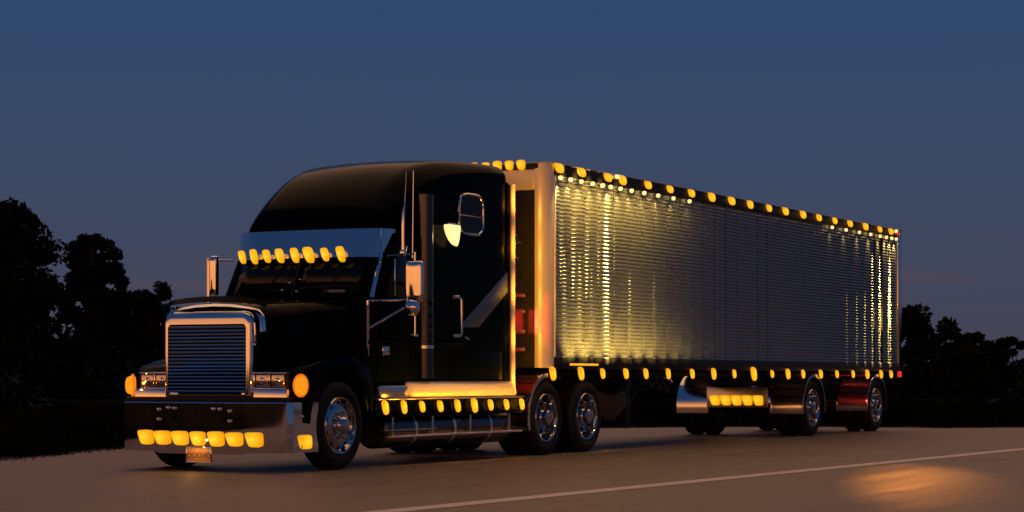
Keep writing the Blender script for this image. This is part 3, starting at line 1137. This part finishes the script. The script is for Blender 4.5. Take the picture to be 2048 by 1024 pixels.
# ================================================================== TRAILER
trailer = root("semi_trailer", (13.5, YC, 0), "long ribbed stainless trailer edged with amber marker lamps, behind the black truck", "trailer")
TX0, TX1 = 5.40, 21.72
ZB, ZT = 1.22, 4.11
PZ0, PZ1 = 1.375, 3.93
core = mb("steel").box((5.66, 0.045, 1.30), (21.60, 2.47, 4.06), 0.02)
box_o = part("box_body", core, trailer)
# top and bottom rails with roof
rails = mb("black")
rails.box((5.60, -0.002, 3.93), (21.70, 0.07, 4.095), 0.012)
rails.box((5.60, 2.43, 3.93), (21.70, 2.50, 4.095), 0.012)
part("top_rail", rails, trailer)
lip = mb("steel")
lip.box((5.50, -0.016, 4.097), (21.72, 2.516, 4.118), 0.006)
part("roof_sheet", lip, trailer)
bl = mb("black")
bl.box((5.60, -0.004, 1.20), (21.70, 0.10, 1.372), 0.012)
bl.box((5.60, 2.40, 1.20), (21.70, 2.504, 1.372), 0.012)
for x in range(6, 22, 1):
    bl.box((x, 0.1, 1.21), (x + 0.08, 2.4, 1.29))
part("bottom_rail", bl, trailer)

# ribbed side panels, each leaning a hair differently
NP = 32
PW = (21.47 - 5.66) / NP
pm = mb("panel")
ribs, per = 46, 6
rows = ribs * per
cols = [-0.5, -0.47, -0.25, 0.0, 0.25, 0.47, 0.5]
vs, fs = [], []
for i in range(rows + 1):
    z = (PZ1 - PZ0) * i / rows
    ph = (i % per) / per
    d = 0.0052 * math.cos(2 * math.pi * ph)
    for c in cols:
        e = 0.0015 if abs(c) == 0.5 else 0.0
        bow = 0.0012 * (1 - (2 * c) ** 2)
        vs.append((c * (PW - 0.0015), -(0.012 + d + bow) + e, z))
nc = len(cols)
for i in range(rows):
    for j in range(nc - 1):
        fs.append((i * nc + j, i * nc + j + 1, (i + 1) * nc + j + 1, (i + 1) * nc + j))
pm.add(vs, fs)
pme = pm.mesh("side_panel", 60)
prng = random.Random(11)
for k in range(NP):
    x = 5.66 + PW * (k + 0.5)
    yaw = prng.gauss(0, 0.35)
    if k in (29, 30):
        yaw = 3.4
    o = part("side_panel", pme, trailer, (x, 0.024, PZ0), R(yaw))

# front wall with rounded corner posts
for y, a0 in ((0.20, 180), (2.30, 90)):
    cp = mb("satin")
    ring0, ring1 = [], []
    prof = []
    for k in range(13):
        a = R(a0 + 90 * k / 12)
        prof.append((5.60 + 0.20 * math.cos(a), y + 0.20 * math.sin(a)))
    inner_ = [(5.60 + (px - 5.60) * .9, y + (py - y) * .9) for px, py in prof][::-1]
    full = prof + inner_
    cp.loft([[(px, py, 1.22) for px, py in full], [(px, py, 4.095) for px, py in full]], True, True)
    part("corner_post", cp, trailer, smooth=40)
part("panel_edge", mb("satin").box((5.612, -0.014, 1.375), (5.652, 0.03, 3.93), 0.006), trailer)
part("rear_frame", mb("alu").box((21.48, -0.014, 1.30), (21.70, 0.06, 4.05), 0.015), trailer)
fw = mb("black")
fw.box((5.42, 0.20, 1.22), (5.60, 2.30, 3.72), 0.01)
part("front_wall", fw, trailer)
part("front_header", mb("satin").box((5.405, 0.20, 3.72), (5.60, 2.30, 4.02), 0.03, 3), trailer)
part("front_cap", mb("black").box((5.39, 0.15, 4.02), (5.60, 2.35, 4.096), 0.01), trailer)
ru = mb("black")
ru.box((4.98, 0.50, 2.3), (5.42, 2.0, 3.65), 0.06)
part("cooling_unit", ru, trailer)
for k in range(8):
    y = 0.40 + 0.188 * k
    vary(part("marker_lamp", FRONT_LENS, trailer, (5.392, y, 4.075)))

# marker lamps along the rails
TOPX = [5.72, 6.45, 7.35, 7.86, 8.81, 9.66, 10.53, 11.38, 12.26, 13.11, 14.02, 14.84, 15.75, 16.61, 17.51, 18.39, 19.33, 20.24, 20.95]
for i, x in enumerate(TOPX):
    vary(part("marker_lamp", TOP_LENS, trailer, (x, -0.004, 4.04)))
BOTX = [5.50, 6.42, 7.16, 7.98, 8.72, 9.58, 10.55, 11.45, 12.38, 13.27, 14.17, 14.95, 15.75, 16.70, 17.62, 18.57, 19.42, 20.30, 20.95]
for i, x in enumerate(BOTX):
    o = vary(part("marker_lamp", SIDE_LENS, trailer, (x, -0.006, 1.14)), 0.8, 1.05)
    if i == 9:
        o.scale = (1.5, 1.0, 1.3)
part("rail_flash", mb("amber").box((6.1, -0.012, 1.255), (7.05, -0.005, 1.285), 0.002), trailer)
part("red_lamp", mb("red").box((21.55, -0.03, 1.08), (21.68, 0.03, 1.20), 0.015), trailer)
part("red_lamp", mb("red").box((21.30, -0.03, 4.00), (21.55, 0.0, 4.08), 0.010), trailer)

# glowing beads added for the lamp reflections along the panel tops
bead = mb("warm").lathe([(0.0, -0.035), (0.022, -0.03), (0.034, -0.005), (0.03, 0.022), (0.0, 0.03)], 12, "z").mesh("rail_glint")
BEADS = [(5.72, 2.6), (6.05, 1.6), (6.40, 1.4), (6.78, 1.0), (7.12, 1.0), (7.40, 5.0), (7.75, 1.2), (8.15, 1.2), (8.62, 0.8), (9.15, 0.7), (9.75, 0.5), (10.4, 0.25),
        (17.3, 0.3), (18.1, 0.5), (18.9, 0.8), (19.6, 1.0), (20.2, 1.5), (20.6, 2.5), (20.95, 4.0), (21.25, 3.0)]
for x, e in BEADS:
    part("rail_glint", bead, trailer, (x, -0.045, 3.905))
    lamp("SPOT", "rail_glint_light", e * 22, (x, -0.098, 3.90), (1.0, 0.66, 0.22), trailer, aim=(0, 0.45, -1), angle=60, blend=1.0, size=0.012)  # unseen spot added for the V-shaped glow below each bead
# unseen beams added down and up the ribs, standing in for reflected streaks
for x, e, ang in ((7.38, 95000, 5), (7.34, 22000, 9), (6.45, 9000, 5), (5.95, 8000, 5), (6.85, 8000, 4), (8.2, 7000, 4), (9.1, 4000, 4),
                  (20.35, 60000, 8), (20.98, 90000, 8), (19.85, 26000, 5), (19.4, 14000, 4), (18.9, 7000, 4), (18.3, 3500, 4)):
    if e > 20000:      # a second beam close to the skin lights the upper part
        lamp("SPOT", "streak_light", e * 0.14, (x, -0.058, 3.862), (1.0, 0.62, 0.20), trailer, aim=(0, math.tan(R(6)), -1), angle=11, blend=0.8, size=0.008)
    lamp("SPOT", "streak_light", e, (x, -0.12, 3.99), (1.0, 0.60, 0.15), trailer, aim=(0, math.tan(R(ang * 0.5 + 1.9)), -1), angle=ang, blend=0.8, size=0.012)
# bright rail lamp, then a rear housing added for the road-glow beam
fl = mb("chrome").box((7.42, -0.10, 4.02), (7.60, -0.02, 4.10), 0.01)
fl.use("warm").box((7.44, -0.115, 4.03), (7.58, -0.10, 4.09), 0.008)
part("rail_bright_spot", fl, trailer)
fl = mb("chrome").box((21.20, -0.10, 4.02), (21.28, -0.02, 4.10), 0.01)  # made-up housing at the rear corner for the road beam
fl.use("warm").box((21.185, -0.095, 4.03), (21.20, -0.025, 4.09), 0.006)
part("rail_bright_spot", fl, trailer)
lamp("SPOT", "road_glow_spot", 1150, (21.15, -0.12, 4.06), (1.0, 0.30, 0.04), trailer, aim=(-20.2, -6.65, -4.06), angle=5.4, blend=1.0, size=0.03)  # spot added to lay the orange glow on the road
for x, e, ang in ((5.8, 9000, 5), (6.2, 14000, 6), (6.65, 12000, 6), (7.05, 7000, 5), (7.6, 5000, 4)):  # matching beams added from below the panels
    lamp("SPOT", "up_fill", e, (x, -0.10, 1.30), (1.0, 0.62, 0.18), trailer, aim=(0.03, math.tan(R(ang * 0.5 + 0.8)), 1), angle=ang, blend=0.9, size=0.012)
for k in range(13):  # fixtureless spots added to spread golden glow over the front panels
    x = 6.15 + 0.47 * k
    w = math.exp(-((x - 6.9) / 2.2) ** 2) * LR.uniform(0.7, 1.3)
    lamp("SPOT", "wash_fill", 115 * w, (x, -0.46, 4.02), (1.0, 0.58, 0.12), trailer, aim=(0, math.tan(R(40)), -1), angle=82, blend=1.0, size=0.03)
    lamp("SPOT", "up_fill", 135 * w, (x, -0.36, 1.22), (1.0, 0.58, 0.12), trailer, aim=(0, math.tan(R(38)), 1), angle=84, blend=1.0, size=0.02)

# running gear
ug = mb("black")
for y in (0.75, 1.70):
    ug.box((14.8, y, 0.92), (21.6, y + 0.08, 1.20), 0.01)
    ug.box((5.9, y, 1.10), (14.8, y + 0.08, 1.20), 0.01)
for x in (16.44, 20.16):
    ug.tube([(x, 0.3, 0.52), (x, 2.2, 0.52)], 0.09)
    for y in (0.72, 1.72):
        ug.tube([(x - 0.6, y, 0.95), (x - 0.05, y, 0.55)], 0.05, 8)
part("underframe", ug, trailer)
for x in (16.44, 20.16):
    for far in (False, True):
        wheel(trailer, x, far, True)
    for ya, yb in ((0.0, 0.64), (1.86, 2.50)):
        part("wheel_fender", fender_arc(x, 190, -8, ya, yb, 0.60), trailer, smooth=50)
for x in (16.44, 20.16):
    part("fender_bracket", mb("red_paint").box((x - 0.68, 0.05, 1.10), (x - 0.60, 2.45, 1.135), 0.006), trailer)
part("hanger_post", mb("red_paint").box((18.2, 0.64, 0.62), (18.32, 0.70, 1.05), 0.006), trailer)
part("red_lamp", mb("red").box((18.15, 0.55, 0.93), (18.20, 0.63, 0.98), 0.01), trailer)
lamp("SPOT", "red_marker_light", 16, (18.25, 0.45, 0.97), (1.0, 0.04, 0.03), trailer, aim=(1, -0.05, -0.1), angle=70, size=0.03)
lb = mb("steel").box((15.74, 0.66, 0.52), (15.80, 1.86, 0.90), 0.012)
lbar = part("light_bar", lb, trailer)
BIG = lens_mesh(0.19, 0.19, 0.05, face="x", lean=0.2, power=0.40).mesh("bar_lamp", 60)
for k in range(5):
    part("bar_lamp", BIG, lbar, (15.735, 0.83 + 0.2145 * k, 0.655))
lg = mb("black")
for y in (0.45, 2.0):
    lg.box((8.90, y - 0.06, 0.34), (9.06, y + 0.06, 1.22), 0.012)
    lg.box((8.80, y - 0.13, 0.30), (9.16, y + 0.13, 0.335), 0.01)
lg.tube([(8.98, 0.5, 1.1), (8.98, 1.95, 0.5)], 0.03, 8)
lg.tube([(8.98, 0.5, 0.5), (8.98, 1.95, 1.1)], 0.03, 8)
lg.tube([(9.0, 0.45, 0.6), (9.9, 0.45, 1.2)], 0.025, 8)
gear = part("landing_gear", lg, trailer)
part("gusset_plate", mb("grey").prism([(0.40, 0.88), (0.62, 0.80), (0.95, 0.90), (1.02, 0.80), (0.72, 0.42), (0.58, 0.40), (0.36, 0.66)], "x", 8.855, 8.875, 0.004), gear)
part("crank_handle", mb("chrome").tube([(9.6, 0.30, 1.10), (9.6, 0.05, 1.08), (9.75, 0.03, 1.06), (9.75, -0.02, 1.0)], 0.014, 8), gear)
hsm = mb("hose")
for k in range(4):
    hsm.tube([(9.8 + 0.3 * k, 0.6, 1.18), (10.0 + 0.3 * k, 0.55, 0.95 - 0.04 * k), (10.3 + 0.3 * k, 0.6, 1.16)], 0.016, 6)
part("brake_line", hsm, trailer)

# ================================================================== VEGETATION
def leaf_cloud(m, cx, cy, cz, rx, ry, rz, n, size, r_, shell=0.35):
    for _ in range(n):
        while True:
            p_ = Vector((r_.uniform(-1, 1), r_.uniform(-1, 1), r_.uniform(-1, 1)))
            if shell < p_.length <= 1:
                break
        c = Vector((cx + p_.x * rx, cy + p_.y * ry, cz + p_.z * rz))
        a = Vector((r_.gauss(0, 1), r_.gauss(0, 1), r_.gauss(0, 1))).normalized()
        b_ = a.orthogonal().normalized()
        b_ = Matrix.Rotation(r_.uniform(0, 6.28), 3, a) @ b_
        d = a.cross(b_)
        s = size * r_.uniform(0.6, 1.4)
        o = len(m.v)
        m.v += [tuple(c - b_ * s), tuple(c + d * s * 0.45), tuple(c + b_ * s), tuple(c - d * s * 0.45)]
        m.f.append([o, o + 1, o + 2, o + 3])
        m.mi.append(m.cur)


def raw_mesh(m, name):
    me = bpy.data.meshes.new(name)
    me.from_pydata(m.v, [], m.f)
    for k in m.mats:
        me.materials.append(M[k])
    me.update()
    return me


def tree(x, y, h, spread, seed, label, n=5200, base=0.22, group="trees along the left skyline", leaf=0.20, clumps=34):
    r_ = random.Random(seed)
    t = root("tree", (x, y, 0), label, "tree", group)
    tr_ = mb("bark")
    top_z = h * 0.72
    tr_.tube([(x, y, -0.1), (x + r_.uniform(-.1, .1), y, h * .2), (x + r_.uniform(-.25, .25), y + r_.uniform(-.2, .2), h * .45), (x + r_.uniform(-.3, .3), y, top_z)], [h * .035, h * .026, h * .02, h * .006], 10)
    cr = mb("leaf")
    for k in range(clumps):
        a = r_.uniform(0, 6.28)
        zf = base + (0.95 - base) * r_.random() ** 0.75
        prof = math.sin(math.pi * min(1, max(0.05, (zf - base + 0.10) / (1.12 - base)))) ** 0.6
        rad = spread * prof * r_.uniform(0.45, 1.12)
        c = (x + rad * math.cos(a), y + rad * math.sin(a), h * zf)
        tr_.tube([(x, y, h * max(0.15, zf - 0.22)), ((x + c[0]) / 2, (y + c[1]) / 2, h * (zf - 0.08)), c], [h * .011, h * .007, h * .003], 5)
        cs = spread * r_.uniform(0.13, 0.33)
        leaf_cloud(cr, *c, cs, cs, cs * r_.uniform(.6, .9), n // clumps, leaf, r_, 0.0)
    part("trunk", tr_, t)
    part("crown", raw_mesh(cr, "crown"), t)
    return t


def shrub(x, y, h, w, seed, label, group, n=2600, leaf=0.16, cat="shrub"):
    r_ = random.Random(seed)
    t = root("shrub", (x, y, 0), label, cat, group)
    st = mb("bark")
    cr = mb("leaf")
    k_n = 16
    for k in range(k_n):
        a = r_.uniform(0, 6.28)
        rad = w * r_.random() ** 0.5
        zz_ = h * r_.uniform(0.15, 0.86) * (1 - 0.45 * (rad / w) ** 2)
        c = (x + rad * math.cos(a), y + rad * math.sin(a), zz_)
        st.tube([(x + rad * .2 * math.cos(a), y + rad * .2 * math.sin(a), -0.05), c], [0.05, 0.012], 5)
        cs = w * r_.uniform(0.28, 0.45)
        leaf_cloud(cr, *c, cs, cs, min(cs, zz_ * 0.9, h * 0.32), n // k_n, leaf, r_, 0.1)
    part("stem", st, t)
    part("crown", raw_mesh(cr, "crown"), t)
    return t


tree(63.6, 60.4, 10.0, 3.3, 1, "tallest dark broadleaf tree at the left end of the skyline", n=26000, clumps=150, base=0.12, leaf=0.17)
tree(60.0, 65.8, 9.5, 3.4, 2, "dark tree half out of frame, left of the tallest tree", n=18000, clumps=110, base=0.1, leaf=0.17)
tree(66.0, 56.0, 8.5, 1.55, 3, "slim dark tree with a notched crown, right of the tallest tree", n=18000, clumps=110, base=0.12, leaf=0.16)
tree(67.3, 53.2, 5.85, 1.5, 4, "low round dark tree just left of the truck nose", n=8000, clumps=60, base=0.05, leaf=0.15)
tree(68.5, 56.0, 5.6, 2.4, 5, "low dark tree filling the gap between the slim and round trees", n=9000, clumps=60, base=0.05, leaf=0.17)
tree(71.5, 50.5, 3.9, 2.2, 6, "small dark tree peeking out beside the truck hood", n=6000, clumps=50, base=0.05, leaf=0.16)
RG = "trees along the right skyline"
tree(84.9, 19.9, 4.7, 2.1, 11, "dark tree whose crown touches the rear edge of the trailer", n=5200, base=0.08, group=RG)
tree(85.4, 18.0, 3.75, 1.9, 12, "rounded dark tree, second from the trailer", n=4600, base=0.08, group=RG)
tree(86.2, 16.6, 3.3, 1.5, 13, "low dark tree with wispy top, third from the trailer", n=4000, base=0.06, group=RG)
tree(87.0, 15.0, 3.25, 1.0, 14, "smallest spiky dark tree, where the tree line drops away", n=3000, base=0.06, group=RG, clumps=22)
r0 = random.Random(21)
SG = "shrubs in the field beyond the pavement"
# a dense far belt of scrub closes the view below the crowns
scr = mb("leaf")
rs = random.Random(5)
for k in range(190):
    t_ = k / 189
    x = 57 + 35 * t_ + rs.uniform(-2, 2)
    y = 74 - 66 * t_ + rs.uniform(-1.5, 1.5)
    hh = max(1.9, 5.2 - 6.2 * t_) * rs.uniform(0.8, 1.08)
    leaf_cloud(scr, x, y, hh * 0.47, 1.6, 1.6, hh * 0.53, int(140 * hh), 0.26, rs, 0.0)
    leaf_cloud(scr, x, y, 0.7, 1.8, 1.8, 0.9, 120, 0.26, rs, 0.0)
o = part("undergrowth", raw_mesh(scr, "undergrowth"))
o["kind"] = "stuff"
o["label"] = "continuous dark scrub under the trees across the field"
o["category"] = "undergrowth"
far = mb("leaf")
hv, hf = [], []
for k in range(60):
    t_ = k / 59
    x = 150 + 120 * t_
    y = 170 - 210 * t_
    hh = 2.6 + 0.5 * math.sin(k * 0.9) + 0.3 * math.sin(k * 2.3)
    hv += [(x, y, -0.1), (x + 3, y + 3, hh * .8), (x + 8, y + 5, hh), (x + 30, y + 20, -0.1)]
    if k:
        for j in range(3):
            hf.append((4 * k - 4 + j, 4 * k + j, 4 * k + j + 1, 4 * k - 3 + j))
far.add(hv, hf)
structure("hill", far, "low dark rise on the far horizon beyond the trees", "hill")
# rough grass along the pavement edge and over the near field
gm = mb("grass")
rg = random.Random(9)


def blade(x, y, h):
    a = rg.uniform(0, 6.28)
    w = 0.012 + 0.012 * rg.random()
    lx, ly = rg.gauss(0, .3) * h, rg.gauss(0, .3) * h
    dx, dy = w * math.cos(a), w * math.sin(a)
    o_ = len(gm.v)
    gm.v += [(x - dx, y - dy, -0.03), (x + dx, y + dy, -0.03), (x + lx * .4 + dx * .6, y + ly * .4 + dy * .6, h * .6), (x + lx, y + ly, h)]
    gm.f.append([o_, o_ + 1, o_ + 2])
    gm.f.append([o_, o_ + 2, o_ + 3])
    gm.mi += [0, 0]


def near_edge(i0, i1, count, depth, hmax, bias):
    for _ in range(count):
        i = rg.randint(i0, i1 - 1)
        t_ = rg.random()
        ax, ay = edge[i]
        bx_, by_ = edge[i + 1]
        ex_, ey_ = bx_ - ax, by_ - ay
        ll = math.hypot(ex_, ey_)
        nx_, ny_ = -ey_ / ll, ex_ / ll
        d = depth * rg.random() ** bias
        jag = 0.12 * math.sin(ax * 3 + t_ * ll * 2.1) + 0.08 * math.sin(t_ * ll * 5.7)
        blade(ax + ex_ * t_ + nx_ * (d - 0.05 + jag), ay + ey_ * t_ + ny_ * (d - 0.05 + jag), hmax * rg.uniform(0.35, 1.0) * (0.45 + 0.55 * min(1, d / 1.5)))


gv = mb("gravel")
for _ in range(9000):
    i = rg.randint(1, 12)
    t_ = rg.random()
    ax, ay = edge[i]
    bx_, by_ = edge[i + 1]
    ll = math.hypot(bx_ - ax, by_ - ay)
    nx_, ny_ = -(by_ - ay) / ll, (bx_ - ax) / ll
    d = rg.gauss(0.05, 0.16)
    px, py, q = ax + (bx_ - ax) * t_ + nx_ * d, ay + (by_ - ay) * t_ + ny_ * d, rg.uniform(0.008, 0.03)
    o_ = len(gv.v)
    gv.v += [(px - q, py - q * .6, -.01), (px + q, py - q * .4, -.01), (px + q * .1, py + q, -.01), (px + rg.uniform(-.3, .3) * q, py, q * 1.1)]
    gv.f += [[o_, o_ + 1, o_ + 3], [o_ + 1, o_ + 2, o_ + 3], [o_ + 2, o_, o_ + 3]]
    gv.mi += [0, 0, 0]
o = part("gravel", raw_mesh(gv, "gravel"))
o["kind"] = "stuff"
o["label"] = "loose gravel scattered along the pavement edge"
o["category"] = "gravel"
near_edge(1, 13, 36000, 2.2, 0.34, 1.2)
near_edge(1, 13, 60000, 16.0, 0.55, 0.9)
o = part("grass", raw_mesh(gm, "grass"))
o["kind"] = "stuff"
o["label"] = "rough dark grass growing along the edge of the pavement"
o["category"] = "grass"
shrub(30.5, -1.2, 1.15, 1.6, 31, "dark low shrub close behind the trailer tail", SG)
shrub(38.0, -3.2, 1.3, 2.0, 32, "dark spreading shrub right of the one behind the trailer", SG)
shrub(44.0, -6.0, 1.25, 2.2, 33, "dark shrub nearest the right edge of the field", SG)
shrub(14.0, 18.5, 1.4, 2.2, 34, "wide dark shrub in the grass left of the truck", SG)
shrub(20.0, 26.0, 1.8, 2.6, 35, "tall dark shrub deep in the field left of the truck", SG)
